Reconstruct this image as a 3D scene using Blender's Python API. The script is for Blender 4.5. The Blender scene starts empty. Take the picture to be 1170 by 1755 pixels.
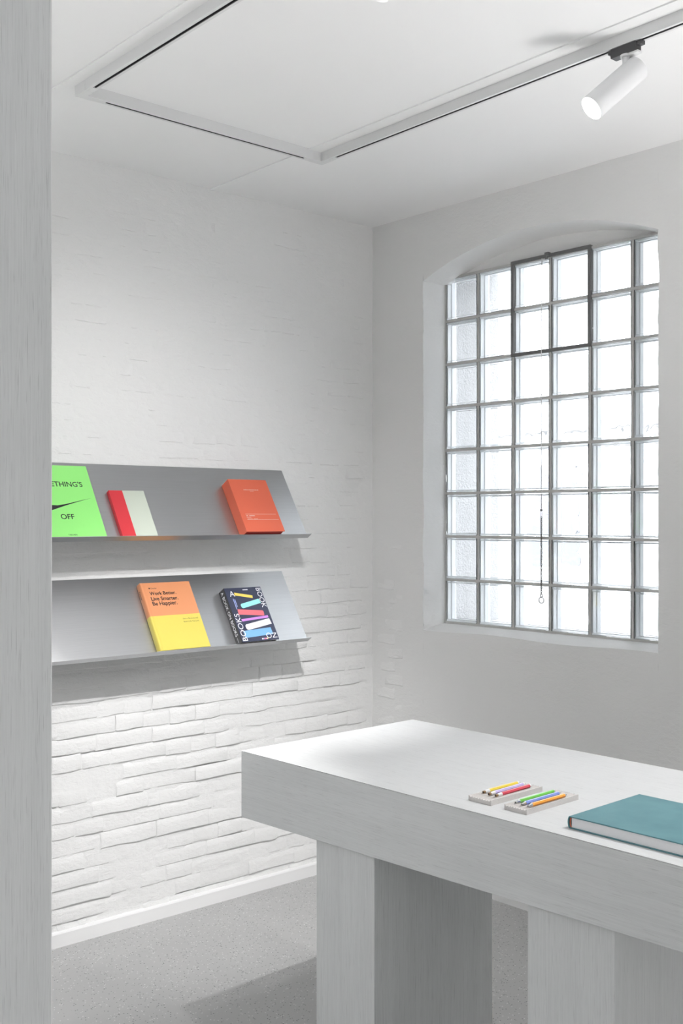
import bpy, bmesh, math, random
from mathutils import Vector, Matrix, noise

random.seed(7)
S = bpy.context.scene
C = S.collection
PI = math.pi

# ------------------------------------------------------------------ camera
cam_d = bpy.data.cameras.new('camera')
cam_d.sensor_fit = 'HORIZONTAL'
cam_d.sensor_width = 36.0
cam_d.lens = 36.0 * 1850.0 / 1170.0
cam_d.shift_y = 8.5 / 1170.0
cam_d.clip_start = 0.05
cam = bpy.data.objects.new('camera', cam_d)
C.objects.link(cam)
cam.location = (0, 0, 1.625)
cam.rotation_euler = (PI / 2, 0, math.radians(47.5 - 90))
S.camera = cam

# ------------------------------------------------------------------ world, exposure, renderer-neutral settings
W = bpy.data.worlds.new('overcast_sky')
S.world = W
W.use_nodes = True
bg = W.node_tree.nodes['Background']
bg.inputs['Color'].default_value = (0.93, 0.965, 1.0, 1)
bg.inputs['Strength'].default_value = 26.0
S.view_settings.view_transform = 'Standard'
S.view_settings.look = 'None'
S.view_settings.gamma = 1.0
S.view_settings.use_curve_mapping = False
S.view_settings.exposure = 0.05
S.cycles.use_denoising = True
S.cycles.use_adaptive_sampling = True
S.cycles.adaptive_threshold = 0.03
S.cycles.max_bounces = 12
S.cycles.use_light_tree = False
S.cycles.diffuse_bounces = 5
S.cycles.glossy_bounces = 4
S.cycles.transmission_bounces = 12
S.cycles.transparent_max_bounces = 8
S.cycles.sample_clamp_indirect = 6.0

SPOT_SHELF = 84.0    # W, second head beside it, aimed at the shelves
SPOT_WALL = 218.0      # W, head on the far rail aimed at the brick wall
SPOT_TABLE = 92.0     # W, head on the window-side rail aimed at the table
SPOT_SIDE = 250.0      # W, visible head, aimed across the room
REAR_FILL = 365.0     # W, two added heads out of view, bouncing fill off rear wall and floor
FILL_UPLIGHT = 100.0       # W, added fill lamps out of view that brighten the ceiling
LIGHT_COL = (1.0, 0.99, 0.985)

# ------------------------------------------------------------------ frames
XW = 3.586                                  # inner face of the window wall
CORN = Vector((XW, 3.694, 0))               # room corner
TH = -math.atan(0.0266)                     # the brick wall is not quite square to the window wall
WALLM = Matrix.Translation(CORN) @ Matrix.Rotation(PI + TH, 4, 'Z')   # local: x = s from the corner, y = out from wall, z = up
CEIL = 3.005


def wl(s, d, z):
    return WALLM @ Vector((s, d, z))


# ------------------------------------------------------------------ helpers
def link(o, parent=None):
    C.objects.link(o)
    if parent is not None:
        o.parent = parent
    return o


def obj(name, bm, mat, parent=None, smooth=False, matrix=None):
    me = bpy.data.meshes.new(name)
    bmesh.ops.recalc_face_normals(bm, faces=bm.faces)
    bm.to_mesh(me)
    bm.free()
    if mat is not None:
        me.materials.append(mat)
    if smooth:
        me.polygons.foreach_set('use_smooth', [True] * len(me.polygons))
    o = bpy.data.objects.new(name, me)
    link(o, parent)
    if matrix is not None:
        o.matrix_world = matrix
    return o


def mesh_obj(name, me, parent=None):
    o = bpy.data.objects.new(name, me)
    return link(o, parent)


def empty(name, matrix=None):
    o = bpy.data.objects.new(name, None)
    o.empty_display_size = 0.05
    C.objects.link(o)
    if matrix is not None:
        o.matrix_world = matrix
    return o


def tag(o, label=None, cat=None, group=None, kind=None):
    if label: o['label'] = label
    if cat: o['category'] = cat
    if group: o['group'] = group
    if kind: o['kind'] = kind
    return o


def box(bm, lo, hi, bev=0.0, seg=2):
    lo, hi = Vector(lo), Vector(hi)
    r = bmesh.ops.create_cube(bm, size=1.0)
    vs = r['verts']
    for v in vs:
        v.co = Vector((lo[i] + (v.co[i] + 0.5) * (hi[i] - lo[i]) for i in range(3)))
    if bev > 0:
        es = set()
        for v in vs:
            es.update(v.link_edges)
        bmesh.ops.bevel(bm, geom=list(es), offset=bev, segments=seg, profile=0.5, affect='EDGES')
    return bm


def nbox(lo, hi, bev=0.0, seg=2):
    return box(bmesh.new(), lo, hi, bev, seg)


def extrude_profile(pts, axis_from, axis_to, place):
    """closed polygon pts [(a,b)] swept from axis_from to axis_to; place(a,b,t)->Vector"""
    bm = bmesh.new()
    A = [bm.verts.new(place(a, b, axis_from)) for a, b in pts]
    B = [bm.verts.new(place(a, b, axis_to)) for a, b in pts]
    n = len(pts)
    for i in range(n):
        bm.faces.new((A[i], A[(i + 1) % n], B[(i + 1) % n], B[i]))
    bm.faces.new(A)
    bm.faces.new(B[::-1])
    return bm


def lathe(bm, prof, seg=24, cap=True):
    """prof [(r, z)] about local z"""
    rings = []
    for r, z in prof:
        rings.append([bm.verts.new((r * math.cos(2 * PI * i / seg), r * math.sin(2 * PI * i / seg), z)) for i in range(seg)])
    for a, b in zip(rings, rings[1:]):
        for i in range(seg):
            bm.faces.new((a[i], a[(i + 1) % seg], b[(i + 1) % seg], b[i]))
    if cap:
        bm.faces.new(rings[0][::-1])
        bm.faces.new(rings[-1])
    return bm


def tube(bm, pts, r, seg=6, closed=False):
    pts = [Vector(p) for p in pts]
    n = len(pts)
    rings = []
    for i, p in enumerate(pts):
        if closed:
            t = (pts[(i + 1) % n] - pts[i - 1]).normalized()
        else:
            t = (pts[min(i + 1, n - 1)] - pts[max(i - 1, 0)]).normalized()
        u = t.cross(Vector((1, 0, 0.013)))
        if u.length < 0.05:
            u = t.cross(Vector((0, 1, 0)))
        u.normalize()
        v = t.cross(u)
        rings.append([bm.verts.new(p + (u * math.cos(2 * PI * k / seg) + v * math.sin(2 * PI * k / seg)) * r) for k in range(seg)])
    m = n if closed else n - 1
    for i in range(m):
        a, b = rings[i], rings[(i + 1) % n]
        for k in range(seg):
            bm.faces.new((a[k], a[(k + 1) % seg], b[(k + 1) % seg], b[k]))
    if not closed:
        bm.faces.new(rings[0][::-1])
        bm.faces.new(rings[-1])
    return bm


# ------------------------------------------------------------------ materials
class NT:
    def __init__(self, name):
        self.m = bpy.data.materials.new(name)
        self.m.use_nodes = True
        self.t = self.m.node_tree
        self.b = self.t.nodes['Principled BSDF']

    def n(self, kind, **kw):
        nd = self.t.nodes.new(kind)
        for k, v in kw.items():
            if k in nd.inputs:
                nd.inputs[k].default_value = v
            else:
                setattr(nd, k, v)
        return nd

    def l(self, a, b):
        self.t.links.new(a, b)

    def pos(self, scale=(1, 1, 1), obj=False):
        if obj:
            src = self.n('ShaderNodeTexCoord').outputs['Object']
        else:
            src = self.n('ShaderNodeNewGeometry').outputs['Position']
        mp = self.n('ShaderNodeMapping')
        mp.inputs['Scale'].default_value = scale
        self.l(src, mp.inputs['Vector'])
        return mp.outputs['Vector']

    def noise(self, vec, scale, detail=3.0, rough=0.5, dist=0.0):
        nd = self.n('ShaderNodeTexNoise', Scale=scale, Detail=detail, Roughness=rough, Distortion=dist)
        self.l(vec, nd.inputs['Vector'])
        return nd.outputs['Fac']

    def ramp(self, fac, stops, interp='LINEAR'):
        r = self.n('ShaderNodeValToRGB')
        r.color_ramp.interpolation = interp
        el = r.color_ramp.elements
        while len(el) < len(stops):
            el.new(0.5)
        for e, (p, c) in zip(el, stops):
            e.position = p
            e.color = (c[0], c[1], c[2], 1) if len(c) == 3 else c
        self.l(fac, r.inputs['Fac'])
        return r.outputs['Color']

    def math(self, op, a, b=None):
        nd = self.n('ShaderNodeMath', operation=op)
        for i, x in enumerate((a, b)):
            if x is None: continue
            if isinstance(x, (int, float)):
                nd.inputs[i].default_value = x
            else:
                self.l(x, nd.inputs[i])
        return nd.outputs[0]

    def mix(self, fac, a, b):
        nd = self.n('ShaderNodeMix', data_type='RGBA')
        for sock, x in ((nd.inputs['Factor'], fac), (nd.inputs[6], a), (nd.inputs[7], b)):
            if isinstance(x, (int, float)):
                sock.default_value = x
            elif isinstance(x, tuple):
                sock.default_value = (*x, 1)
            else:
                self.l(x, sock)
        return nd.outputs[2]

    def bump(self, h, strength, dist):
        nd = self.n('ShaderNodeBump', Strength=strength, Distance=dist)
        self.l(h, nd.inputs['Height'])
        self.l(nd.outputs['Normal'], self.b.inputs['Normal'])

    def set(self, color=None, rough=None, metal=None, **kw):
        if color is not None:
            if isinstance(color, tuple):
                self.b.inputs['Base Color'].default_value = (*color, 1)
            else:
                self.l(color, self.b.inputs['Base Color'])
        if rough is not None:
            if isinstance(rough, (int, float)):
                self.b.inputs['Roughness'].default_value = rough
            else:
                self.l(rough, self.b.inputs['Roughness'])
        if metal is not None: self.b.inputs['Metallic'].default_value = metal
        for k, v in kw.items():
            self.b.inputs[k.replace('_', ' ')].default_value = v
        return self.m


def plain(name, color, rough=0.5, metal=0.0, **kw):
    return NT(name).set(color, rough, metal, **kw)


def paper(name, color, rough=0.45):
    t = NT(name)
    v = t.pos()
    n = t.noise(v, 900, 2)
    t.bump(n, 0.08, 0.0004)
    return t.set(color, rough)


def make_wall_paint(name, fine, color=(0.83, 0.83, 0.825)):
    t = NT(name)
    mid = t.noise(t.pos((32, 32, 60)), 1.0, 5, 0.64, 0.4)
    t.bump(mid, fine, 0.006)
    return t.set(color, 0.55)


def make_wood(name, axis, light=(0.74, 0.755, 0.76), dark=(0.675, 0.69, 0.695), rough=0.5, spec=0.35):
    t = NT(name)

    def ax(a, b):
        q = [a, a, a]
        q[axis] = b
        return t.pos(tuple(q))
    g1 = t.noise(ax(300.0, 5.0), 1.0, 3, 0.6, 0.3)
    g2 = t.noise(ax(620.0, 14.0), 1.0, 2, 0.6)
    g3 = t.noise(ax(18.0, 1.2), 1.0, 3, 0.5, 1.0)
    f = t.math('ADD', t.math('MULTIPLY', g1, 0.6), t.math('MULTIPLY', g3, 0.4))
    base = t.ramp(f, [(0.36, dark), (0.60, light)])
    pores = t.ramp(g2, [(0.30, (0.74, 0.74, 0.74)), (0.40, (1, 1, 1))])
    mul = t.n('ShaderNodeMix', data_type='RGBA', blend_type='MULTIPLY')
    mul.inputs['Factor'].default_value = 0.7
    t.l(base, mul.inputs[6])
    t.l(pores, mul.inputs[7])
    hh = t.math('ADD', t.math('MULTIPLY', g1, 0.6), t.math('MULTIPLY', g2, 0.6))
    t.bump(hh, 0.16, 0.0008)
    return t.set(mul.outputs[2], rough, Specular_IOR_Level=spec)


def make_floor():
    t = NT('terrazzo_floor')
    v = t.pos()
    vo = t.n('ShaderNodeTexVoronoi', Scale=130.0)
    t.l(v, vo.inputs['Vector'])
    speck = t.math('LESS_THAN', vo.outputs['Distance'], 0.30)
    sep = t.n('ShaderNodeSeparateColor')
    t.l(vo.outputs['Color'], sep.inputs[0])
    pick = t.math('LESS_THAN', sep.outputs[0], 0.20)
    pick2 = t.math('GREATER_THAN', sep.outputs[0], 0.84)
    cloud = t.noise(v, 3.0, 4)
    base = t.ramp(cloud, [(0.3, (0.405, 0.405, 0.402)), (0.7, (0.435, 0.435, 0.432))])
    c = t.mix(t.math('MULTIPLY', speck, pick), base, (0.15, 0.15, 0.15))
    c = t.mix(t.math('MULTIPLY', speck, pick2), c, (0.66, 0.66, 0.65))
    return t.set(c, 0.5)


def make_metal(name):
    t = NT(name)
    v = t.pos((4, 700, 700), obj=True)
    s = t.noise(v, 1.0, 4, 0.6)
    r = t.math('ADD', t.math('MULTIPLY', s, 0.10), 0.33)
    c = t.ramp(s, [(0.3, (0.46, 0.465, 0.475)), (0.7, (0.51, 0.515, 0.525))])
    return t.set(c, r, 1.0)


def make_glass():
    t = NT('clear_glass')
    v = t.pos()
    wav = t.noise(v, 11, 1, 0.5, 0.6)
    t.bump(wav, 0.12, 0.010)
    m = t.set((0.985, 0.995, 1.0), 0.0)
    t.b.inputs['Transmission Weight'].default_value = 1.0
    t.b.inputs['IOR'].default_value = 1.45
    return m


def make_side_glass():
    t = NT('coated_glass_side')
    m = t.set((0.93, 0.95, 0.965), 0.25)
    tr = t.n('ShaderNodeBsdfTranslucent')
    tr.inputs['Color'].default_value = (0.93, 0.955, 0.98, 1)
    mx = t.n('ShaderNodeMixShader')
    mx.inputs['Fac'].default_value = 0.12
    t.l(t.b.outputs[0], mx.inputs[1])
    t.l(tr.outputs[0], mx.inputs[2])
    t.l(mx.outputs[0], t.t.nodes['Material Output'].inputs['Surface'])
    return m


def make_rough(name, color, scale, strength, dist=0.004, rough=0.8, spec=0.3):
    t = NT(name)
    v = t.pos()
    n = t.noise(v, scale, 5, 0.65)
    t.bump(n, strength, dist)
    c = t.ramp(n, [(0.3, tuple(x * 0.88 for x in color)), (0.7, color)])
    return t.set(c, rough, Specular_IOR_Level=spec)


def two_tone(name, axis, at, ca, cb, rough=0.4):
    t = NT(name)
    sep = t.n('ShaderNodeSeparateXYZ')
    t.l(t.pos(obj=True), sep.inputs[0])
    f = t.math('GREATER_THAN', sep.outputs[axis], at)
    return t.set(t.mix(f, ca, cb), rough)


def emit(name, color, strength):
    t = NT(name)
    t.b.inputs['Emission Color'].default_value = (*color, 1)
    t.b.inputs['Emission Strength'].default_value = strength
    return t.set((0.9, 0.9, 0.9), 0.4)


M = dict(
    brick=make_wall_paint('white_painted_brick', 0.55),
    plaster=make_wall_paint('white_painted_plaster', 0.34, (0.80, 0.80, 0.795)),
    ceiling=make_wall_paint('white_ceiling_paint', 0.06, (0.88, 0.88, 0.88)),
    trim=plain('white_lacquer', (0.84, 0.84, 0.84), 0.4),
    floor=make_floor(),
    wood_y=make_wood('white_stained_oak_lengthwise', 1),
    wood_top=make_wood('white_stained_oak_top', 1, (0.66, 0.67, 0.675), (0.63, 0.64, 0.645), 0.62, 0.15),
    wood_z=make_wood('white_stained_oak_upright', 2),
    alu=make_metal('brushed_aluminium'),
    glass=make_glass(),
    glass_side=make_side_glass(),
    mortar=make_rough('grey_mortar', (0.60, 0.595, 0.58), 120, 0.3, 0.003),
    steel=make_rough('dull_grey_steel', (0.17, 0.17, 0.17), 60, 0.15, 0.002, 0.5),
    chain=plain('blackened_chain_steel', (0.14, 0.14, 0.14), 0.35, 0.8),
    cord=plain('white_nylon_cord', (0.75, 0.75, 0.75), 0.6),
    track=plain('white_powder_coat', (0.74, 0.745, 0.745), 0.38),
    slot=plain('dark_conductor_slot', (0.02, 0.02, 0.023), 0.5),
    adapter=plain('dark_grey_plastic', (0.055, 0.055, 0.058), 0.45),
    lamp=plain('white_lamp_housing', (0.80, 0.805, 0.815), 0.4),
    lens=emit('lit_lamp_lens', LIGHT_COL, 18.0),
    stucco=make_rough('exterior_render', (0.17, 0.17, 0.172), 90, 0.8, 0.01, 0.9, 0.0),
    facade=make_rough('facade_render', (0.28, 0.28, 0.282), 6, 0.2, 0.01, 0.9, 0.0),
    facade_trim=plain('facade_trim', (0.20, 0.20, 0.202), 0.9, Specular_IOR_Level=0.0),
    pane=plain('grey_window_pane', (0.070, 0.072, 0.077), 0.6, Specular_IOR_Level=0.0),
    asphalt=make_rough('street_paving', (0.26, 0.26, 0.262), 30, 0.2, 0.004, 0.9, 0.0),
)

# ------------------------------------------------------------------ room shell
RX0, RY0 = -3.2, -3.2
tag(obj('floor', nbox((RX0 - 0.2, RY0 - 0.2, -0.10), (XW + 0.05, 4.1, 0.0)), M['floor']), kind='structure')
tag(obj('ceiling', nbox((RX0 - 0.2, RY0 - 0.2, CEIL), (XW + 0.54, 4.1, CEIL + 0.12)), M['ceiling']), kind='structure')


def fbm(x, y, sc, seed, octv=3):
    a, t, f = 1.0, 0.0, sc
    for _ in range(octv):
        t += a * noise.noise(Vector((x * f, y * f, seed)))
        a *= 0.5
        f *= 2.1
    return t


# ---- brick wall (wall_left): lumpy painted mortar bed with real bricks set into it
COURSE = 0.0638
Z0 = 0.012


def brick_presence(z, s):
    """how far bricks stand proud: strong low down, almost painted smooth high up"""
    if z < 0.95: p = 1.0
    elif z < 1.75: p = 1.0 - 0.78 * (z - 0.95) / 0.8
    else: p = 0.22
    return p


def bed_depth(s, z):
    d = 0.0022 * fbm(s, z, 5.0, 1.7) + 0.0016 * fbm(s, z, 22.0, 4.2)
    k = (z - Z0) / COURSE
    dj = abs(k - round(k)) * COURSE
    if dj < 0.007:
        gate = fbm(s * 1.0, round(k) * 3.1, 3.0, 9.0, 2)
        if gate > 0.0:
            d -= 0.009 * min(1.0, gate * 3.0) * brick_presence(z, s) * (1 - dj / 0.007)
    return d


def make_left_wall():
    ss = [i * 0.0125 for i in range(int(2.3 / 0.0125) + 1)]
    while ss[-1] < 6.9: ss.append(ss[-1] + 0.15)
    zs = [i * COURSE / 6 for i in range(int(CEIL / (COURSE / 6)) + 2)]
    verts, faces = [], []
    nz = len(zs)
    for s in ss:
        for z in zs:
            verts.append((s, bed_depth(s, z) if s < 2.35 else 0.0, z))
    for i in range(len(ss) - 1):
        for j in range(nz - 1):
            a = i * nz + j
            faces.append((a, a + 1, a + nz + 1, a + nz))
    # back shell so the wall has thickness
    n0 = len(verts)
    smax = ss[-1]
    verts += [(-0.5, -0.3, 0), (smax, -0.3, 0), (smax, -0.3, CEIL), (-0.5, -0.3, CEIL)]
    faces.append((n0, n0 + 1, n0 + 2, n0 + 3))
    me = bpy.data.meshes.new('wall_left')
    me.from_pydata(verts, [], faces)
    me.materials.append(M['brick'])
    me.polygons.foreach_set('use_smooth', [True] * len(me.polygons))
    o = bpy.data.objects.new('wall_left', me)
    C.objects.link(o)
    o.matrix_world = WALLM
    tag(o, kind='structure')
    return o


def brick_coords(L, Hh, seed):
    """local x along wall, y outward, z up; 6x6 vertices, crisp lower arris, upper arris painted over"""
    rnd = random.Random(seed)
    xs = [-L / 2 - 0.002, -L / 2 + 0.004, -L / 6, L / 6, L / 2 - 0.004, L / 2 + 0.002]
    zs = [-Hh / 2, -Hh / 2 + 0.0010, -Hh / 2 + 0.0045, Hh / 6, Hh / 2 - 0.008, Hh / 2 + 0.005]
    ys = [-0.008, -0.0004, 0.0, -0.0004, -0.0014, -0.0052]
    v = []
    wob = [rnd.uniform(-0.0030, 0.0030) for _ in xs]
    for i, x in enumerate(xs):
        for j, z in enumerate(zs):
            y = ys[j] + (rnd.uniform(-0.0005, 0.0005) if j > 2 else 0.0)
            if i in (0, 5):
                y = min(y, -0.0030)
            jx = rnd.uniform(-0.0025, 0.0025)
            jz = wob[i] if j < 3 else rnd.uniform(-0.002, 0.002)
            if i in (1, 4) and j in (1, 2):
                y -= rnd.uniform(0.0, 0.0018)
            v.append((x + jx, y, z + jz))
    f = []
    for i in range(5):
        for j in range(5):
            a = i * 6 + j
            f.append((a, a + 1, a + 7, a + 6))
    return v, f


def make_bricks(wall):
    joint = 0.005
    protos = {}
    for kind, L in (('s', 0.244), ('h', 0.118)):
        protos[kind] = []
        for k in range(9):
            v, f = brick_coords(L, COURSE - joint, 100 + k + (50 if kind == 'h' else 0))
            me = bpy.data.meshes.new('brick')
            me.from_pydata(v, [], f)
            me.materials.append(M['brick'])
            me.polygons.foreach_set('use_smooth', [True] * len(me.polygons))
            protos[kind].append((me, v, f, L))
    rnd = random.Random(31)
    rest_v, rest_f = [], []
    count = 0
    nrow = int((CEIL - Z0) / COURSE)
    for r in range(nrow):
        z = Z0 + (r + 0.5) * COURSE
        s = 0.03 + (0.06 if r % 2 else 0.0) + rnd.uniform(-0.02, 0.03)
        header_row = (r % 2 == 0)
        i = 0
        while s < 2.3:
            if header_row:
                kind = 'h' if rnd.random() < 0.72 else 's'
            else:
                kind = 's' if rnd.random() < 0.86 else 'h'
            me, v, f, L = rnd.choice(protos[kind])
            cx = s + L / 2
            p = brick_presence(z, cx)
            proud = -0.0012 + p * rnd.uniform(0.0005, 0.0068)
            tilt = rnd.uniform(-0.012, 0.012) * p
            lean = rnd.uniform(-0.02, 0.03) * p
            open_joint = 0.93 if rnd.random() < 0.45 * p else 1.0
            mat = Matrix.Translation((cx, proud, z + rnd.uniform(-0.0015, 0.002))) @ Matrix.Rotation(tilt, 4, 'Y') @ Matrix.Rotation(lean, 4, 'X') @ Matrix.Diagonal((1, 1, open_joint, 1))
            if z < 2.02 and s < 1.72 and count < 296:
                o = bpy.data.objects.new('brick', me)
                C.objects.link(o)
                o.parent = wall
                o.matrix_local = mat
                count += 1
            else:
                n0 = len(rest_v)
                rest_v += [tuple(mat @ Vector(q)) for q in v]
                rest_f += [tuple(a + n0 for a in q) for q in f]
            s += L + joint + rnd.uniform(-0.002, 0.004)
            i += 1
    me = bpy.data.meshes.new('brickwork')
    me.from_pydata(rest_v, [], rest_f)
    me.materials.append(M['brick'])
    me.polygons.foreach_set('use_smooth', [True] * len(me.polygons))
    o = bpy.data.objects.new('brickwork', me)
    link(o, wall)
    o['kind'] = 'stuff'
    return protos


wall_left = make_left_wall()
BRICKS = make_bricks(wall_left)

# ---- window wall (wall_right) with an arched opening
OY0, OY1 = 2.168, 3.364          # opening
BZ0 = 1.138                      # glass block bottom
PITCH = 0.1985
BZ1 = BZ0 + 8 * PITCH
XB = 3.728                       # inner face of the blocks


def arch(y):
    return 2.823 - 0.127 * ((y - 2.766) / 0.6) ** 2


def sill(y):
    return 1.115 + 0.004 * math.sin(y * 9)


def face_x(y, z):
    return XW - (0.0022 * fbm(y, z, 4.0, 3.3) + 0.0010 * fbm(y, z, 17.0, 8.0))


def edge_jit(z, side):
    return 0.006 * noise.noise(Vector((z * 7.0, side * 5.0, 2.0))) + 0.003 * noise.noise(Vector((z * 26.0, side * 5.0, 6.0)))


def make_window_wall():
    bm = bmesh.new()

    def grid(ys, zf, skip=None):
        cols = []
        for y in ys:
            cols.append([bm.verts.new((face_x(yy, zz), yy, zz)) for yy, zz in zf(y)])
        for a, b in zip(cols, cols[1:]):
            for j in range(len(a) - 1):
                bm.faces.new((a[j], a[j + 1], b[j + 1], b[j]))
        return cols

    nfull = 110
    zfull = [CEIL * j / nfull for j in range(nfull + 1)]

    def yl(y, z):
        e = 1.0 if abs(y - OY1) < 1e-6 else (-1.0 if abs(y - OY0) < 1e-6 else 0.0)
        if e and 1.10 < z < 2.72:
            return y + edge_jit(z, e)
        return y
    ys = [OY1 + (3.72 - OY1) * i / 14 for i in range(15)]
    grid(ys, lambda y: [(yl(y, z), z) for z in zfull])
    ys = [OY0 - i * 0.03 for i in range(50)]
    while ys[-1] > RY0: ys.append(ys[-1] - 0.2)
    grid(ys, lambda y: [(yl(y, z), z) for z in zfull])
    ny = 44
    ys = [OY0 + (OY1 - OY0) * i / ny for i in range(ny + 1)]
    grid(ys, lambda y: [(y, sill(y) * j / 36) for j in range(37)])
    grid(ys, lambda y: [(y, arch(y) + (CEIL - arch(y)) * j / 10) for j in range(11)])

    # reveals: left jamb, right jamb, arch soffit, sill
    def loft(front, rings):
        prev = [bm.verts.new((face_x(p[0], p[1]), p[0], p[1])) for p in front]
        for ring in rings:
            cur = [bm.verts.new(q) for q in ring]
            for j in range(len(cur) - 1):
                bm.faces.new((prev[j], prev[j + 1], cur[j + 1], cur[j]))
            prev = cur
    zj = [sill(OY1) + (arch(OY1) - sill(OY1)) * j / 70 for j in range(71)]
    for yy, sgn in ((OY1, 1.0), (OY0, -1.0)):
        fr = [(yl(yy, z), z) for z in zj]
        rr = []
        for k in range(1, 8):
            x = XW + (XB + 0.03 - XW) * k / 7
            w = max(0.0, 1.0 - k / 3.0)
            rr.append([(x, yy + edge_jit(z, sgn) * w + 0.0025 * fbm(z, x, 9.0, 5.0 + sgn) + sgn * (-0.004 if k == 1 else 0.0) * 0, z) for z in zj])
        loft(fr, rr)
    ya = [OY0 + (OY1 - OY0) * i / ny for i in range(ny + 1)]
    rr = []
    for k in range(1, 8):
        t = k / 7
        x = XW + (XB + 0.03 - XW) * t
        drop = 0.03 * t ** 1.6
        rr.append([(x, y, arch(y) - drop * max(0.0, 1 - ((y - 2.766) / 0.6) ** 2) * 0.6 + 0.0015 * fbm(y, x, 10, 3.0)) for y in ya])
    loft([(y, arch(y)) for y in ya], rr)
    rr = []
    for k in range(1, 6):
        t = k / 5
        x = XW + (XB + 0.02 - XW) * t
        rr.append([(x, y, sill(y) + (BZ0 - 0.004 - sill(y)) * min(1.0, 0.12 + t) + 0.001 * fbm(y, x, 12, 1.0)) for y in ya])
    loft([(y, sill(y)) for y in ya], rr)
    o = obj('wall_right', bm, M['plaster'], None, True)
    tag(o, kind='structure')
    # wall core outside of the inner face, around the opening
    XO = XW + 0.54
    for nm, lo, hi in (('outer_masonry', (XB + 0.082, OY1, -0.1), (XO, 4.1, CEIL)),
                       ('outer_masonry', (XB + 0.082, RY0 - 0.2, -0.1), (XO, OY0, CEIL)),
                       ('outer_masonry', (XB + 0.082, OY0, -0.1), (XO, OY1, BZ0 - 0.012)),
                       ('outer_masonry', (XB + 0.082, OY0, BZ1 + 0.12), (XO, OY1, CEIL)),
                       ('masonry_core', (XW + 0.02, OY1 + 0.02, -0.1), (XB + 0.082, 4.1, CEIL)),
                       ('masonry_core', (XW + 0.02, RY0 - 0.2, -0.1), (XB + 0.082, OY0 - 0.02, CEIL)),
                       ('masonry_core', (XW + 0.02, OY0 - 0.02, -0.1), (XB + 0.082, OY1 + 0.02, 1.10)),
                       ('masonry_core', (XW + 0.02, OY0 - 0.02, 2.86), (XB + 0.082, OY1 + 0.02, CEIL))):
        obj(nm, nbox(lo, hi), M['stucco'], o)
    # bricks that still show next to the corner
    rnd = random.Random(5)
    for r in range(10, 27):
        z = Z0 + (r + 0.4) * COURSE
        me, v, f, L = rnd.choice(BRICKS['h'])
        b = bpy.data.objects.new('brick', me)
        C.objects.link(b)
        b.parent = o
        y = 3.694 - 0.03 - L / 2 - (0.05 if r % 2 else 0.0)
        b.matrix_local = Matrix.Translation((XW + 0.0008 - rnd.uniform(0, 0.0022), y, z)) @ Matrix.Rotation(PI / 2, 4, 'Z') @ Matrix.Rotation(rnd.uniform(-0.01, 0.02), 4, 'X')
    return o


wall_right = make_window_wall()

# remaining shell behind the camera
tag(obj('wall_back', nbox((RX0 - 0.2, RY0, 0), (RX0, 4.1, CEIL)), M['plaster']), kind='structure')
tag(obj('wall_front', nbox((RX0, RY0 - 0.2, 0), (XW, RY0, CEIL)), M['plaster']), kind='structure')

# baseboards
pf = [(-0.012, 0), (0.0155, 0), (0.0155, 0.050), (0.012, 0.056), (-0.012, 0.060)]
bm = extrude_profile(pf, 0.0, 5.5, lambda a, b, t: Vector((t, a, b)))
tag(obj('baseboard_left', bm, M['trim'], matrix=WALLM), kind='structure')
bm = extrude_profile(pf, RY0, 3.67, lambda a, b, t: Vector((XW - a, t, b)))
tag(obj('baseboard_right', bm, M['trim']), kind='structure')

# ceiling: two feathered plaster strips the light rails are fixed along
for nm, s_hi, s_lo in (('trim_1', 0.927, 0.80), ('trim_2', 1.911, 1.78)):
    pr = [(s_hi, 0.001), (s_hi, -0.0045), (s_hi - 0.03, -0.0042), (s_lo, 0.0005), (s_lo, 0.001)]
    bm = extrude_profile(pr, 0.0, 5.5, lambda a, b, t: Vector((a, t, CEIL + b)))
    tag(obj(nm, bm, M['ceiling'], matrix=WALLM), kind='structure')

# ------------------------------------------------------------------ glass block window
win = empty('window_1', Matrix.Translation((XB, (OY0 + OY1) / 2, BZ0)))
tag(win, kind='structure')
WINV = win.matrix_world.inverted()


def wpart(name, bm, mat, smooth=False):
    bm.transform(WINV)
    return obj(name, bm, mat, win, smooth)


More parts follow.
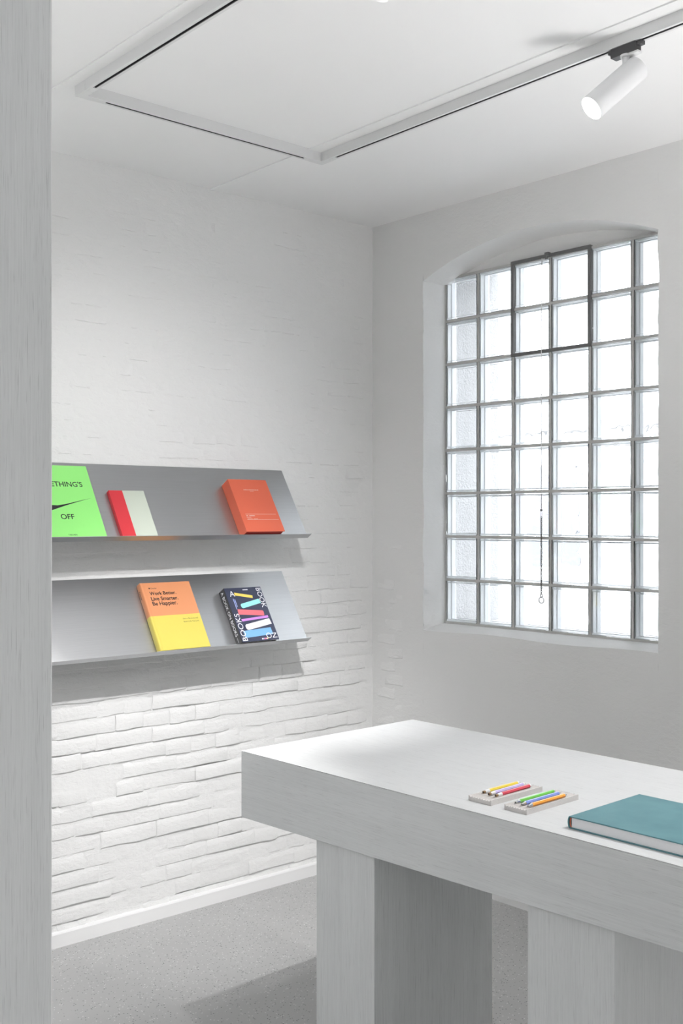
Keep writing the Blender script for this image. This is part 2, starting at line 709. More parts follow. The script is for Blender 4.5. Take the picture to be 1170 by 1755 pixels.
def glass_block_meshes():
    h = 0.0935
    bm = bmesh.new()
    for xa, xb, front in ((0.0, 0.011, 0.0), (0.069, 0.080, 0.080)):
        b1 = bmesh.new()
        box(b1, (xa, -h, -h), (xb, h, h), 0.0035, 2)
        # raised rim: sink the middle of the outer face
        sg = 1.0 if front == 0.0 else -1.0
        b1.faces.ensure_lookup_table()
        fs = [f for f in b1.faces if abs(f.calc_center_median().x - front) < 1e-5 and f.calc_area() > 0.02]
        bmesh.ops.inset_region(b1, faces=fs, thickness=0.006)
        bmesh.ops.inset_region(b1, faces=fs, thickness=0.004)
        for v in {v for f in fs for v in f.verts}:
            v.co.x += sg * 0.003
        bmesh.ops.recalc_face_normals(b1, faces=b1.faces)
        tmp = bpy.data.meshes.new('tmp')
        b1.to_mesh(tmp)
        b1.free()
        bm.from_mesh(tmp)
        bpy.data.meshes.remove(tmp)
    me = bpy.data.meshes.new('glass_block')
    bm.to_mesh(me)
    bm.free()
    me.materials.append(M['glass'])
    # pale coated side walls of the hollow, with two shallow steps
    prof = [(0.0114, 0.0925), (0.0114, 0.0898), (0.0150, 0.0890), (0.036, 0.0880), (0.038, 0.0845), (0.042, 0.0845), (0.044, 0.0880), (0.0686, 0.0885), (0.0686, 0.0925)]
    bm = bmesh.new()
    rings = []
    for x, q in prof:
        rings.append([bm.verts.new((x, sy * q, sz * q)) for sy, sz in ((-1, -1), (1, -1), (1, 1), (-1, 1))])
    n = len(rings)
    for a in range(n):
        A, B = rings[a], rings[(a + 1) % n]
        for k in range(4):
            bm.faces.new((A[k], A[(k + 1) % 4], B[(k + 1) % 4], B[k]))
    bmesh.ops.recalc_face_normals(bm, faces=bm.faces)
    m2 = bpy.data.meshes.new('side_wall')
    bm.to_mesh(m2)
    bm.free()
    m2.materials.append(M['glass_side'])
    return me, m2


GB, GS = glass_block_meshes()
rnd = random.Random(12)
for r in range(8):
    for c in range(6):
        o = mesh_obj('glass_block', GB, win)
        y = OY1 - (c + 0.5) * PITCH - 0.002
        z = BZ0 + (r + 0.5) * PITCH
        o.matrix_world = Matrix.Translation((XB + rnd.uniform(-0.001, 0.001), y + rnd.uniform(-0.001, 0.001), z + rnd.uniform(-0.0008, 0.0008))) @ Matrix.Rotation(rnd.uniform(-0.004, 0.004), 4, 'Z')
        mesh_obj('side_wall', GS, o)

# mortar joints, each bar recessed a few mm behind the glass rims
for r in range(9):
    z = BZ0 + r * PITCH
    w = 0.0060
    wpart('mortar_joint', nbox((XB + 0.0022, OY0 + 0.001, z - w), (XB + 0.076, OY1 - 0.001, z + w), 0.0012, 1), M['mortar'])
for c in range(7):
    y = OY1 - c * PITCH - 0.002
    w = 0.0060
    wpart('mortar_joint', nbox((XB + 0.0028, max(OY0, y - w), BZ0), (XB + 0.075, min(OY1, y + w), BZ1), 0.0012, 1), M['mortar'])

# plaster fill between the top row and the arch
ya = [OY0 - 0.03 + (OY1 - OY0 + 0.06) * i / 30 for i in range(31)]
bm = bmesh.new()
fr = []
for x in (XB + 0.012, XB + 0.082):
    fr.append(([bm.verts.new((x + 0.001 * noise.noise(Vector((y * 9, x, 1))), y, BZ1 + 0.001)) for y in ya], [bm.verts.new((x, y, 2.9)) for y in ya]))
(a, b), (c, d) = fr
for i in range(30):
    bm.faces.new((a[i], a[i + 1], b[i + 1], b[i]))
    bm.faces.new((c[i], d[i], d[i + 1], c[i + 1]))
    bm.faces.new((a[i], c[i], c[i + 1], a[i + 1]))
wpart('lintel_panel', bm, M['plaster'])

# tilting steel vent around four blocks
vy1 = OY1 - 2 * PITCH - 0.002
vy0 = OY1 - 4 * PITCH - 0.002
vz1 = BZ1 + 0.004
vz0 = BZ1 - 2 * PITCH
fw = 0.0075
x0, x1 = XB - 0.006, XB + 0.05
bm = bmesh.new()
box(bm, (x0, vy0 - fw, vz1 - fw), (x1, vy1 + fw, vz1 + fw), 0.003, 2)
box(bm, (x0, vy0 - fw, vz0 - fw), (x1, vy1 + fw, vz0 + fw), 0.003, 2)
box(bm, (x0, vy0 - fw, vz0), (x1, vy0 + fw, vz1), 0.003, 2)
box(bm, (x0, vy1 - fw, vz0), (x1, vy1 + fw, vz1), 0.003, 2)
wpart('vent_frame', bm, M['steel'])
vym = (vy0 + vy1) / 2 + 0.006
bm = nbox((x0 - 0.012, vym - 0.010, vz1 - 0.004), (x0 + 0.01, vym + 0.010, vz1 + 0.012), 0.002)
box(bm, (x0 - 0.016, vym - 0.004, vz1 - 0.02), (x0 - 0.006, vym + 0.004, vz1), 0.001)
wpart('vent_catch', bm, M['steel'])

# pull chain
cy, cxx = 2.793, XB - 0.024
pc = empty('pull_chain', Matrix.Translation((cxx, cy, 1.277)))
tag(pc, 'thin white cord and dark chain with figure-eight ring hanging before the glass blocks', 'pull chain')
PINV = pc.matrix_world.inverted()
bm = bmesh.new()
tube(bm, [(cxx + 0.004, cy, vz1 - 0.012), (cxx + 0.001, cy + 0.001, 2.4), (cxx, cy, 2.0), (cxx, cy, 1.66)], 0.0016, 6)
bm.transform(PINV)
obj('cord', bm, M['cord'], pc, True)
bm = bmesh.new()
bmesh.ops.create_uvsphere(bm, u_segments=10, v_segments=8, radius=0.0052, matrix=Matrix.Translation((cxx, cy, 1.654)))
bm.transform(PINV)
obj('bead', bm, M['chain'], pc, True)
bm = bmesh.new()
tube(bm, [(cxx, cy + 0.0035 * math.sin(2 * PI * k / 12), 1.637 + 0.012 * math.cos(2 * PI * k / 12)) for k in range(12)], 0.0008, 5, True)
bm.transform(PINV)
obj('loop', bm, M['cord'], pc, True)
z = 1.622
k = 0
bm = bmesh.new()
while z > 1.30:
    pts = []
    for q in range(10):
        a_ = 2 * PI * q / 10
        u_, w_ = 0.0032 * math.sin(a_), 0.0058 * math.cos(a_)
        pts.append((cxx + (u_ if k % 2 else 0), cy + (0 if k % 2 else u_), z + w_))
    tube(bm, pts, 0.0014, 5, True)
    z -= 0.0082
    k += 1
bm.transform(PINV)
obj('chain', bm, M['chain'], pc, True)
for zz, rr in ((1.293, 0.0062), (1.273, 0.0125)):
    bm = bmesh.new()
    tube(bm, [(cxx, cy + rr * math.sin(2 * PI * q / 20), zz + rr * math.cos(2 * PI * q / 20)) for q in range(20)], 0.0021, 6, True)
    bm.transform(PINV)
    obj('ring', bm, M['chain'], pc, True)

# ------------------------------------------------------------------ street outside
tag(obj('pavement', nbox((XW + 0.54, -14, -0.3), (40, 40, -0.2)), M['asphalt']), kind='structure')
bld = empty('building', Matrix.Translation((13, 10, -0.2)))
tag(bld, 'pale building across the street, blurred behind the glass blocks', 'building')


def bpart(name, lo, hi, mat, parent=bld, bev=0.0):
    o_ = nbox(lo, hi, bev)
    pm = Matrix.Translation((-13, -10, 0.2))
    o_.transform(pm)
    return obj(name, o_, mat, parent)


bpart('wall', (13, -4, -0.2), (15, 26, 4.6), M['facade'])
bpart('cornice', (12.75, -4, 2.85), (13.05, 26, 3.05), M['facade_trim'])
bpart('plinth', (12.9, -4, -0.2), (13.05, 26, 0.45), M['facade_trim'])
for yy in range(0, 12):
    for zz in (0.85,):
        y = -2.5 + yy * 2.3
        w_ = bpart('window', (12.93, y, zz), (13.02, y + 1.1, zz + 1.6), M['facade_trim'])
        bpart('pane', (12.92, y + 0.08, zz + 0.08), (12.94, y + 0.51, zz + 1.52), M['pane'], w_)
        bpart('pane', (12.92, y + 0.59, zz + 0.08), (12.94, y + 1.02, zz + 1.52), M['pane'], w_)

# ------------------------------------------------------------------ tall oak panel at the edge of the view
col = empty('wooden_panel', Matrix.Translation((0.70, 2.0, 0)))
tag(col, 'tall white-stained oak panel standing floor to ceiling beside the brick wall', 'panel')
bm = nbox((-0.245, -0.1635, 0.0), (0.2535, 0.20, CEIL))
obj('board', bm, M['wood_z'], col)
bm = nbox((0.2535, -0.163, 0.0), (0.2562, 0.20, CEIL), 0.0009, 2)
obj('edge_strip', bm, plain('pale_edge_band', (0.84, 0.845, 0.85), 0.4), col)

# ------------------------------------------------------------------ table
TX0, TX1, TY0, TY1, TZ = 1.921, 2.645, 0.95, 2.531, 0.94
tb = empty('display_table', Matrix.Translation(((TX0 + TX1) / 2, (TY0 + TY1) / 2, 0)))
tag(tb, 'long white-stained oak table with thick box top and slab legs', 'table')
TI = tb.matrix_world.inverted()


def tpart(name, bm, mat):
    bm.transform(TI)
    return obj(name, bm, mat, tb)


bm = bmesh.new()
box(bm, (TX0, TY0, 0.775), (TX1, TY1, TZ - 0.0024), 0.0008, 1)
for v in bm.verts:                              # underside rises slightly along its length
    if v.co.z < 0.8:
        v.co.z += (0.7453 - 0.775) + (TY1 - v.co.y) * 0.0187
tpart('box_top', bm, M['wood_y'])
tpart('top_board', nbox((TX0 + 0.0004, TY0, TZ - 0.002), (TX1, TY1, TZ), 0.0007, 1), M['wood_top'])
for y0, y1 in ((1.986, 2.212), (1.271, 1.496)):
    zt = 0.7453 + (TY1 - y0) * 0.0187 + 0.006
    tpart('leg', nbox((1.934, y0, 0.0), (2.405, y1, zt), 0.0012, 1), M['wood_z'])

# ------------------------------------------------------------------ shelves
PA, PB = Vector((0.004, 0.294)), None


def make_shelf(zf, ztop, label):
    """zf: height of the fold line; panel leans back to the wall"""
    df = 0.190
    e = empty('wall_shelf', WALLM @ Matrix.Translation((1.45, 0, zf)))
    tag(e, label, 'shelf', 'sloping metal wall shelves')
    s0, s1 = 0.554 - 1.45, 2.35 - 1.45
    th = 0.0022
    v = Vector((0.005 - df, ztop - zf)).normalized()
    n = Vector((v.y, -v.x))              # outward normal in (d, z)
    a = Vector((df, 0))
    b = Vector((0.005, ztop - zf))
    pr = [a, b, b + n * th, a + n * th]
    bm = extrude_profile([(p.x, p.y) for p in pr], s0, s1, lambda q, w, t: Vector((t, q, w)))
    obj('back_panel', bm, M['alu'], e)
    # lip: square to the panel, hemmed edge
    lt = a + n * 0.0325
    m_ = v * th
    pr = [a - v * 0.0002, lt, lt + m_, a + m_ + n * 0.001]
    bm = extrude_profile([(p.x, p.y) for p in pr], s0, s1, lambda q, w, t: Vector((t, q, w)))
    obj('front_lip', bm, M['alu'], e)
    # frame the books stand in: origin on the lip, x to the right, y up the panel, z out
    o = WALLM @ Matrix.Translation((0, df, zf))
    X = Vector((-1, 0, 0))
    Y = Vector((0, v.x, v.y))
    Z = Vector((0, n.x, n.y))
    rot = Matrix((X, Y, Z)).transposed().to_4x4()
    return o @ rot, th


FR_UP, TH_S = make_shelf(1.535, 1.829, 'upper sloping aluminium wall shelf holding three books')
FR_LO, _ = make_shelf(1.0917, 1.3845, 'lower sloping aluminium wall shelf holding two books')


# ------------------------------------------------------------------ lettering
def letter_mesh(txt, bold=0.0, space=1.0):
    cu = bpy.data.curves.new('lettering', 'FONT')
    cu.body = txt
    cu.size = 1.0
    cu.offset = bold
    cu.space_character = space
    cu.resolution_u = 3
    to = bpy.data.objects.new('lettering', cu)
    C.objects.link(to)
    bpy.context.view_layer.update()
    me = bpy.data.meshes.new_from_object(to)
    bpy.data.objects.remove(to)
    bpy.data.curves.remove(cu)
    return me


def lettering(name, txt, mat, parent, at, width=None, height=None, rot=0.0, z=0.0, bold=0.0, space=1.0, stretch=None):
    """centre of the text's box at 'at' (cover coordinates), fitted to width or height"""
    me = letter_mesh(txt, bold, space)
    xs = [v.co.x for v in me.vertices]
    ys = [v.co.y for v in me.vertices]
    w, h = max(xs) - min(xs), max(ys) - min(ys)
    cx, cy = (max(xs) + min(xs)) / 2, (max(ys) + min(ys)) / 2
    k = width / w if width else height / h
    kx = k
    ky = k
    if width and height:
        kx, ky = width / w, height / h
    me.transform(Matrix.Translation((at[0], at[1], z)) @ Matrix.Rotation(rot, 4, 'Z') @ Matrix.Diagonal((kx, ky, 1, 1)) @ Matrix.Translation((-cx, -cy, 0)))
    me.materials.append(mat)
    o = bpy.data.objects.new(name, me)
    link(o, parent)
    return o


def plate(name, pts, mat, parent, z, th=0.0002):
    bm = bmesh.new()
    lo = [bm.verts.new((x, y, z)) for x, y in pts]
    hi = [bm.verts.new((x, y, z + th)) for x, y in pts]
    n = len(pts)
    bm.faces.new(hi)
    bm.faces.new(lo[::-1])
    for i in range(n):
        bm.faces.new((lo[i], lo[(i + 1) % n], hi[(i + 1) % n], hi[i]))
    return obj(name, bm, mat, parent)


INK = plain('black_ink', (0.012, 0.012, 0.014), 0.5)
WHITEINK = plain('white_ink', (0.85, 0.86, 0.9), 0.5)
PAGES = paper('paper_pages', (0.80, 0.79, 0.77), 0.7)


def book(name, label, cat, frame, s_left, w, h, t, cover, spine=None, round_spine=False, board=0.0028, inset=0.004, pages=PAGES, top_gap=0.0):
    e = empty(name, frame @ Matrix.Translation((-s_left, TH_S + 0.0006, TH_S + 0.0006)))
    tag(e, label, cat, 'books on the wall shelves')
    spine = spine or cover
    obj('front_cover', nbox((0.0, 0, t - board), (w, h, t), 0.0007, 1), cover, e)
    obj('back_cover', nbox((0.0, 0, 0), (w, h, board), 0.0007, 1), cover, e)
    if round_spine:
        n = 8
        pr = []
        for i in range(n + 1):
            a_ = -PI / 2 + PI * i / n
            pr.append((-0.005 * math.cos(a_), t / 2 + t / 2 * math.sin(a_)))
        pr += [(0.0012, t - 0.0004), (0.0012, 0.0004)]
        bm = extrude_profile(pr, 0.0, h, lambda a, b, q: Vector((a, q, b)))
        obj('spine', bm, spine, e)
    else:
        obj('spine', nbox((-0.0012, 0, 0), (0.0016, h, t), 0.0006, 1), spine, e)
    obj('page_block', nbox((0.0016, inset, board), (w - inset, h - inset, t - board)), pages, e)
    return e


# green book ---------------------------------------------------------
GREEN = paper('bright_green_cover', (0.29, 0.80, 0.20), 0.5)
gw, gh, gt = 0.272, 0.318, 0.020
g = book('book', 'bright green book with black title and swoosh at the upper shelf\'s left end', 'book', FR_UP, 1.522 + gw, gw, gh, gt, GREEN)
zt = gt + 0.0002
lettering('title_lettering', 'SOM', INK, g, (gw * 0.262, gh * 0.735), width=gw * 0.235, height=gh * 0.072, z=zt, bold=0.012)
lettering('title_lettering', "ETHING'S", INK, g, (gw * 0.625, gh * 0.735), width=gw * 0.468, height=gh * 0.072, z=zt, bold=0.012)
lettering('title_lettering', 'OFF', INK, g, (gw * 0.5, gh * 0.285), width=gw * 0.198, z=zt, bold=0.012)
lettering('publisher_lettering', 'TASCHEN', INK, g, (gw * 0.5, gh * 0.040), width=gw * 0.125, z=zt, bold=0.01)
up = [(0.93, 0.54), (0.80, 0.515), (0.66, 0.485), (0.52, 0.455), (0.40, 0.438), (0.31, 0.442), (0.26, 0.47), (0.245, 0.51), (0.26, 0.545)]
lo_ = [(0.20, 0.485), (0.155, 0.43), (0.15, 0.385), (0.19, 0.358), (0.27, 0.362), (0.38, 0.395), (0.52, 0.437), (0.66, 0.475), (0.80, 0.511)]
plate('swoosh', [(x * gw, y * gh) for x, y in up + lo_], INK, g, zt)

# red and white book -------------------------------------------------
rw, rh, rt = 0.152, 0.212, 0.017
RED = paper('red_cloth', (0.60, 0.028, 0.040), 0.5)
REDWHITE = two_tone('red_and_pale_cover', 0, rw * 0.375, (0.60, 0.028, 0.040), (0.54, 0.59, 0.505), 0.5)
book('book', 'small book with red spine band and pale greenish white cover', 'book', FR_UP, 1.454, rw, rh, rt, REDWHITE, RED)

# orange boxed book --------------------------------------------------
ow, oh, ot = 0.195, 0.2555, 0.051
ORANGE = paper('orange_cover', (0.66, 0.125, 0.062), 0.45)
ORDARK = paper('deep_red_case', (0.42, 0.02, 0.012), 0.5)
ob = book('book', 'thick orange boxed book standing near the upper shelf\'s open end', 'book', FR_UP, 0.906, ow, oh, ot, ORANGE, pages=ORDARK, board=0.0035, inset=0.003)
PALE = plain('pale_foil', (0.72, 0.52, 0.46), 0.4)
zt = ot + 0.0002
# the small foil title cannot be read in the photograph: a row of short strokes
x = 0.31
for wd in (0.028, 0.026, 0.020, 0.010, 0.026, 0.030, 0.028, 0.030, 0.036, 0.030):
    plate('foil_stroke', [(ow * x, oh * 0.789), (ow * (x + wd), oh * 0.789), (ow * (x + wd), oh * 0.803), (ow * x, oh * 0.803)], PALE, ob, zt)
    x += wd + 0.0135
plate('foil_stroke', [(ow * 0.46, oh * 0.766), (ow * 0.56, oh * 0.766), (ow * 0.56, oh * 0.770), (ow * 0.46, oh * 0.770)], PALE, ob, zt)
for ya_, x0_, x1_, hh in ((0.325, 0.12, 0.925, 0.0045), (0.222, 0.12, 0.945, 0.0045), (0.290, 0.13, 0.17, 0.012), (0.290, 0.205, 0.35, 0.012), (0.262, 0.125, 0.24, 0.007), (0.232, 0.13, 0.26, 0.007), (0.232, 0.29, 0.40, 0.007)):
    plate('foil_stroke', [(ow * x0_, oh * ya_), (ow * x1_, oh * ya_), (ow * x1_, oh * (ya_ + hh)), (ow * x0_, oh * (ya_ + hh))], PALE, ob, zt)

# orange and yellow book ---------------------------------------------
yw, yh, yt = 0.226, 0.297, 0.032
OY_ = two_tone('orange_over_yellow_cover', 1, yh * 0.502, (0.64, 0.54, 0.105), (0.66, 0.27, 0.125), 0.38)
yb = book('book', 'hardback with orange upper half and yellow lower half', 'book', FR_LO, 1.297, yw, yh, yt, OY_, round_spine=True)
zt = yt + 0.0002
plate('hinge_groove', [(0.0085, 0.0), (0.0115, 0.0), (0.0115, yh), (0.0085, yh)], OY_, yb, yt, 0.0006)
lettering('title_lettering', 'Work Better.', INK, yb, (yw * 0.385, yh * 0.838), width=yw * 0.535, z=zt, bold=0.022)
lettering('title_lettering', 'Live Smarter.', INK, yb, (yw * 0.388, yh * 0.757), width=yw * 0.545, z=zt, bold=0.022)
lettering('title_lettering', 'Be Happier.', INK, yb, (yw * 0.362, yh * 0.676), width=yw * 0.50, z=zt, bold=0.022)
lettering('publisher_lettering', 'Courier', INK, yb, (yw * 0.228, yh * 0.915), width=yw * 0.125, z=zt, bold=0.012)
plate('publisher_mark', [(yw * (0.142 + 0.015 * math.cos(q * PI / 4)), yh * 0.915 + yw * 0.015 * math.sin(q * PI / 4)) for q in range(8)], INK, yb, zt)
lettering('subtitle_lettering', 'Start a Business and', INK, yb, (yw * 0.775, yh * 0.437), width=yw * 0.31, z=zt)
lettering('subtitle_lettering', 'Build a Life You Love', INK, yb, (yw * 0.775, yh * 0.393), width=yw * 0.31, z=zt)
sp = lettering('spine_lettering', 'Courier', INK, yb, (0, 0), width=yh * 0.125, z=0.0, bold=0.02)
sp.matrix_local = Matrix.Translation((-0.0056, yh * 0.835, yt * 0.5)) @ Matrix(((0, 0, -1, 0), (-1, 0, 0, 0), (0, 1, 0, 0), (0, 0, 0, 1)))

# dark illustrated book ----------------------------------------------
nw, nh, nt_ = 0.188, 0.2505, 0.040
NAVY = paper('navy_cover', (0.028, 0.034, 0.072), 0.42)
BLACK = plain('black_spine', (0.010, 0.010, 0.012), 0.35)
nb = book('book', 'navy book with coloured bars and white lettering around its cover', 'book', FR_LO, 0.922, nw, nh, nt_, NAVY, BLACK)
zt = nt_ + 0.0002


def bar(x, y, length, height, ang, color, r0=0.0, r1=0.0):
    """bar centred at fraction (x,y); r0/r1 round the left/right end"""
    cx, cy = x * nw, y * nh
    L, Hh = length * nw / 2, height * nh / 2
    pts = []
    if r1 > 0:
        for q in range(5):
            a_ = -PI / 2 + PI / 2 * q / 4
            pts.append((L - r1 + r1 * math.cos(a_), -Hh + r1 + r1 * math.sin(a_)))
        for q in range(5):
            a_ = PI / 2 * q / 4
            pts.append((L - r1 + r1 * math.cos(a_), Hh - r1 + r1 * math.sin(a_)))
    else:
        pts += [(L, -Hh), (L, Hh)]
    if r0 > 0:
        for q in range(5):
            a_ = PI / 2 + PI / 2 * q / 4
            pts.append((-L + r0 + r0 * math.cos(a_), Hh - r0 + r0 * math.sin(a_)))
        for q in range(5):
            a_ = PI + PI / 2 * q / 4
            pts.append((-L + r0 + r0 * math.cos(a_), -Hh + r0 + r0 * math.sin(a_)))
    else:
        pts += [(-L, Hh), (-L, -Hh)]
    c_, s_ = math.cos(ang), math.sin(ang)
    pts = [(cx + px * c_ - py * s_, cy + px * s_ + py * c_) for px, py in pts]
    return plate('printed_bar', pts, plain('bar_print', color, 0.5), nb, zt, 0.0001)


bar(0.46, 0.850, 0.47, 0.052, -0.20, (0.86, 0.62, 0.12))
bar(0.57, 0.690, 0.56, 0.085, 0.20, (0.32, 0.78, 0.74), 0.008, 0.0)
bar(0.50, 0.525, 0.68, 0.098, -0.10, (0.75, 0.16, 0.19), 0.0, 0.006)
bar(0.55, 0.412, 0.74, 0.042, 0.07, (0.60, 0.26, 0.78))
bar(0.58, 0.300, 0.72, 0.105, 0.16, (0.82, 0.82, 0.83), 0.010, 0.0)
bar(0.50, 0.150, 0.76, 0.128, 0.05, (0.20, 0.44, 0.76))
bar(0.555, 0.955, 0.14, 0.018, 0.0, (0.75, 0.74, 0.80))
for q, cc in enumerate(((0.85, 0.8, 0.8), (0.35, 0.5, 0.8), (0.85, 0.15, 0.2), (0.8, 0.4, 0.7), (0.9, 0.8, 0.3))):
    bar(0.555 + q * 0.034, 0.032, 0.034, 0.024, 0.0, cc)
zl = zt + 0.00025
lettering('title_lettering', 'A', WHITEINK, nb, (nw * 0.165, nh * 0.890), height=nh * 0.105, z=zl)
lettering('title_lettering', 'BOOK', WHITEINK, nb, (nw * 0.915, nh * 0.790), width=nh * 0.375, height=nh * 0.098, rot=-PI / 2, z=zl)
lettering('title_lettering', 'BOOKS', WHITEINK, nb, (nw * 0.095, nh * 0.270), width=nh * 0.50, height=nh * 0.098, rot=PI / 2, z=zl)
lettering('title_lettering', 'N', WHITEINK, nb, (nw * 0.905, nh * 0.078), height=nh * 0.095, rot=-PI / 2, z=zl)
lettering('title_lettering', 'O', WHITEINK, nb, (nw * 0.755, nh * 0.082), height=nh * 0.10, z=zl)
for q, (dx, ln) in enumerate(((0.0, 0.20), (0.035, 0.14))):
    cx, y1_ = nw * (0.145 + dx), nh * (0.80 - 0.015 * q)
    plate('small_print', [(cx, y1_ - nh * ln), (cx + nw * 0.018, y1_ - nh * ln), (cx + nw * 0.018, y1_), (cx, y1_)], plain('pale_blue_print', (0.35, 0.42, 0.75), 0.5), nb, zt)
sp = lettering('spine_lettering', 'A BOOK ON BOOKS \u2014', WHITEINK, nb, (0, 0), width=nh * 0.93, height=nt_ * 0.42, z=0.0)
sp.matrix_local = Matrix.Translation((-0.0014, nh * 0.50, nt_ * 0.5)) @ Matrix(((0, 0, -1, 0), (-1, 0, 0, 0), (0, 1, 0, 0), (0, 0, 0, 1)))

# ------------------------------------------------------------------ teal book on the table
TEAL = None
t = NT('teal_book_cloth')
v = t.pos()
n1 = t.noise(t.pos((300, 1100, 300)), 1.0, 3)
n2 = t.noise(t.pos((1100, 300, 300)), 1.0, 3)
n3 = t.noise(v, 12, 4)
t.bump(t.math('ADD', n1, n2), 0.25, 0.0008)
TEAL = t.set(t.ramp(n3, [(0.3, (0.085, 0.215, 0.245)), (0.7, (0.115, 0.265, 0.295))]), 0.6)
tbk = empty('book', Matrix.Translation((1.973, 1.412, TZ)))
tag(tbk, 'large teal cloth hardback lying flat on the oak table', 'book')
# local x 0..0.28 (into the table), y 0..-0.36 (away from the spine), z up
bt = 0.0275
obj('front_cover', nbox((0, -0.372, bt - 0.0028), (0.279, 0, bt), 0.0007, 1), TEAL, tbk)
obj('back_cover', nbox((0, -0.372, 0), (0.279, 0, 0.0028), 0.0007, 1), TEAL, tbk)
pr = []
for i in range(9):
    a_ = -PI / 2 + PI * i / 8
    pr.append((0.0055 * math.cos(a_), bt / 2 + bt / 2 * math.sin(a_)))
for i in range(9):
    a_ = PI / 2 - PI * i / 8
    pr.append((0.0055 * math.cos(a_) - 0.0026, bt / 2 + (bt / 2 - 0.0012) * math.sin(a_)))
bm = extrude_profile(pr, 0.0, 0.279, lambda a, b, q: Vector((q, a - 0.001, b)))
obj('spine', bm, TEAL, tbk)
obj('page_block', nbox((0.0035, -0.366, 0.0028), (0.2755, -0.004, bt - 0.0028)), paper('white_page_edges', (0.86, 0.86, 0.88), 0.7), tbk)
bm = bmesh.new()
tube(bm, [(0.0030, -0.0045 + 0.0042 * math.cos(-PI / 2 + PI * i / 8), bt / 2 + (bt / 2 - 0.0032) * math.sin(-PI / 2 + PI * i / 8)) for i in range(9)], 0.0012, 6)
obj('headband', bm, paper('orange_headband', (0.72, 0.16, 0.08), 0.6), tbk)

# ------------------------------------------------------------------ pencil trays and pencils
STONE = make_rough('pale_cast_stone', (0.68, 0.655, 0.64), 400, 0.15, 0.0008, 0.7)


def tray(x0, x1, y0, y1, label):
    e = empty('pencil_tray', Matrix.Translation(((x0 + x1) / 2, (y0 + y1) / 2, TZ)))
    tag(e, label, 'pencil tray', 'grooved pencil trays')
    L, w = (x1 - x0) / 2, (y1 - y0) / 2
    hgt = 0.0128
    pr = [(-w, 0.0), (w, 0.0), (w, hgt)]
    n = 8
    rim = 0.003
    step = (2 * w - 2 * rim) / n
    for i in range(n):
        for q in range(7):
            a_ = PI * q / 6
            yy = w - rim - step * (i + 0.5) + step / 2 * math.cos(a_)
            pr.append((yy, hgt - 0.0034 * math.sin(a_)))
    pr.append((-w, hgt))
    bm = extrude_profile(pr, -L, L, lambda a, b, q: Vector((q, a, b)))
    obj('grooved_block', bm, STONE, e)
    return e


tray(1.9895, 2.188, 1.6465, 1.7165, 'pale grooved pencil tray with yellow, lilac and red pencils')
tray(1.9885, 2.190, 1.5405, 1.6060, 'pale grooved pencil tray with green, blue and orange pencils')

BRASS = plain('brown_copper_tip', (0.33, 0.20, 0.10), 0.4, 0.5)
SILVER = plain('polished_steel_tip', (0.70, 0.71, 0.72), 0.2, 1.0)
PWHITE = plain('white_pencil_plastic', (0.86, 0.86, 0.86), 0.35)
HOLE = plain('black_lead_sleeve', (0.02, 0.02, 0.02), 0.5)


def pencil(x0, x1, ya, yb, zc, color, style, label):
    a, b = Vector((x0, ya, zc)), Vector((x1, yb, zc))
    d = b - a
    L = d.length
    rot = d.to_track_quat('Z', 'Y').to_matrix().to_4x4()
    e = empty('mechanical_pencil', Matrix.Translation(a) @ rot)
    tag(e, label, 'pencil', 'pencils lying in the trays')
    cm = plain('pencil_barrel_paint', color, 0.3)
    r = 0.0046
    if style == 0:
        obj('lead_sleeve', lathe(bmesh.new(), [(0.0012, -0.0012), (0.0022, 0.0), (0.0022, 0.003)], 12), HOLE, e, True)
        obj('tip', lathe(bmesh.new(), [(0.0030, 0.0005), (0.0034, 0.001), (0.0034, 0.0075), (0.0031, 0.008)], 16), BRASS, e)
        obj('collar', lathe(bmesh.new(), [(0.0034, 0.0078), (0.0040, 0.012), (0.0046, 0.0225), (0.0044, 0.023)], 16), PWHITE, e)
        obj('barrel', lathe(bmesh.new(), [(r, 0.023), (r, L - 0.006)], 6), cm, e)
        obj('cap', lathe(bmesh.new(), [(0.0043, L - 0.006), (0.0044, L - 0.001), (0.0036, L)], 16), PWHITE, e)
    else:
        obj('lead_sleeve', lathe(bmesh.new(), [(0.0009, -0.002), (0.0013, 0.0), (0.0013, 0.004)], 10), HOLE, e, True)
        obj('tip', lathe(bmesh.new(), [(0.0016, 0.0008), (0.0026, 0.004), (0.0037, 0.009), (0.0043, 0.0145)], 16), SILVER, e)
        obj('barrel', lathe(bmesh.new(), [(r, 0.0145), (r, L - 0.008)], 6), cm, e)
        obj('cap', lathe(bmesh.new(), [(0.0034, L - 0.008), (0.0034, L - 0.003), (0.0022, L - 0.002), (0.0022, L)], 14), SILVER, e)
    return e


zc = TZ + 0.0128 + 0.0036
pencil(2.024, 2.163, 1.7005, 1.7020, zc, (0.86, 0.66, 0.05), 0, 'yellow pencil with white ends in the pencil tray')
pencil(2.020, 2.162, 1.6795, 1.6835, zc, (0.60, 0.52, 0.86), 0, 'lilac pencil with white ends in the pencil tray')
pencil(2.021, 2.162, 1.6590, 1.6635, zc, (0.68, 0.05, 0.09), 0, 'red pencil with white ends in the pencil tray')
pencil(2.009, 2.164, 1.5895, 1.5900, zc, (0.16, 0.58, 0.07), 1, 'green pencil with steel tip in the pencil tray')
pencil(2.006, 2.158, 1.5695, 1.5710, zc, (0.22, 0.32, 0.80), 1, 'blue pencil with steel tip in the pencil tray')
pencil(2.005, 2.154, 1.5500, 1.5505, zc, (0.88, 0.36, 0.03), 1, 'orange pencil with steel tip in the pencil tray')

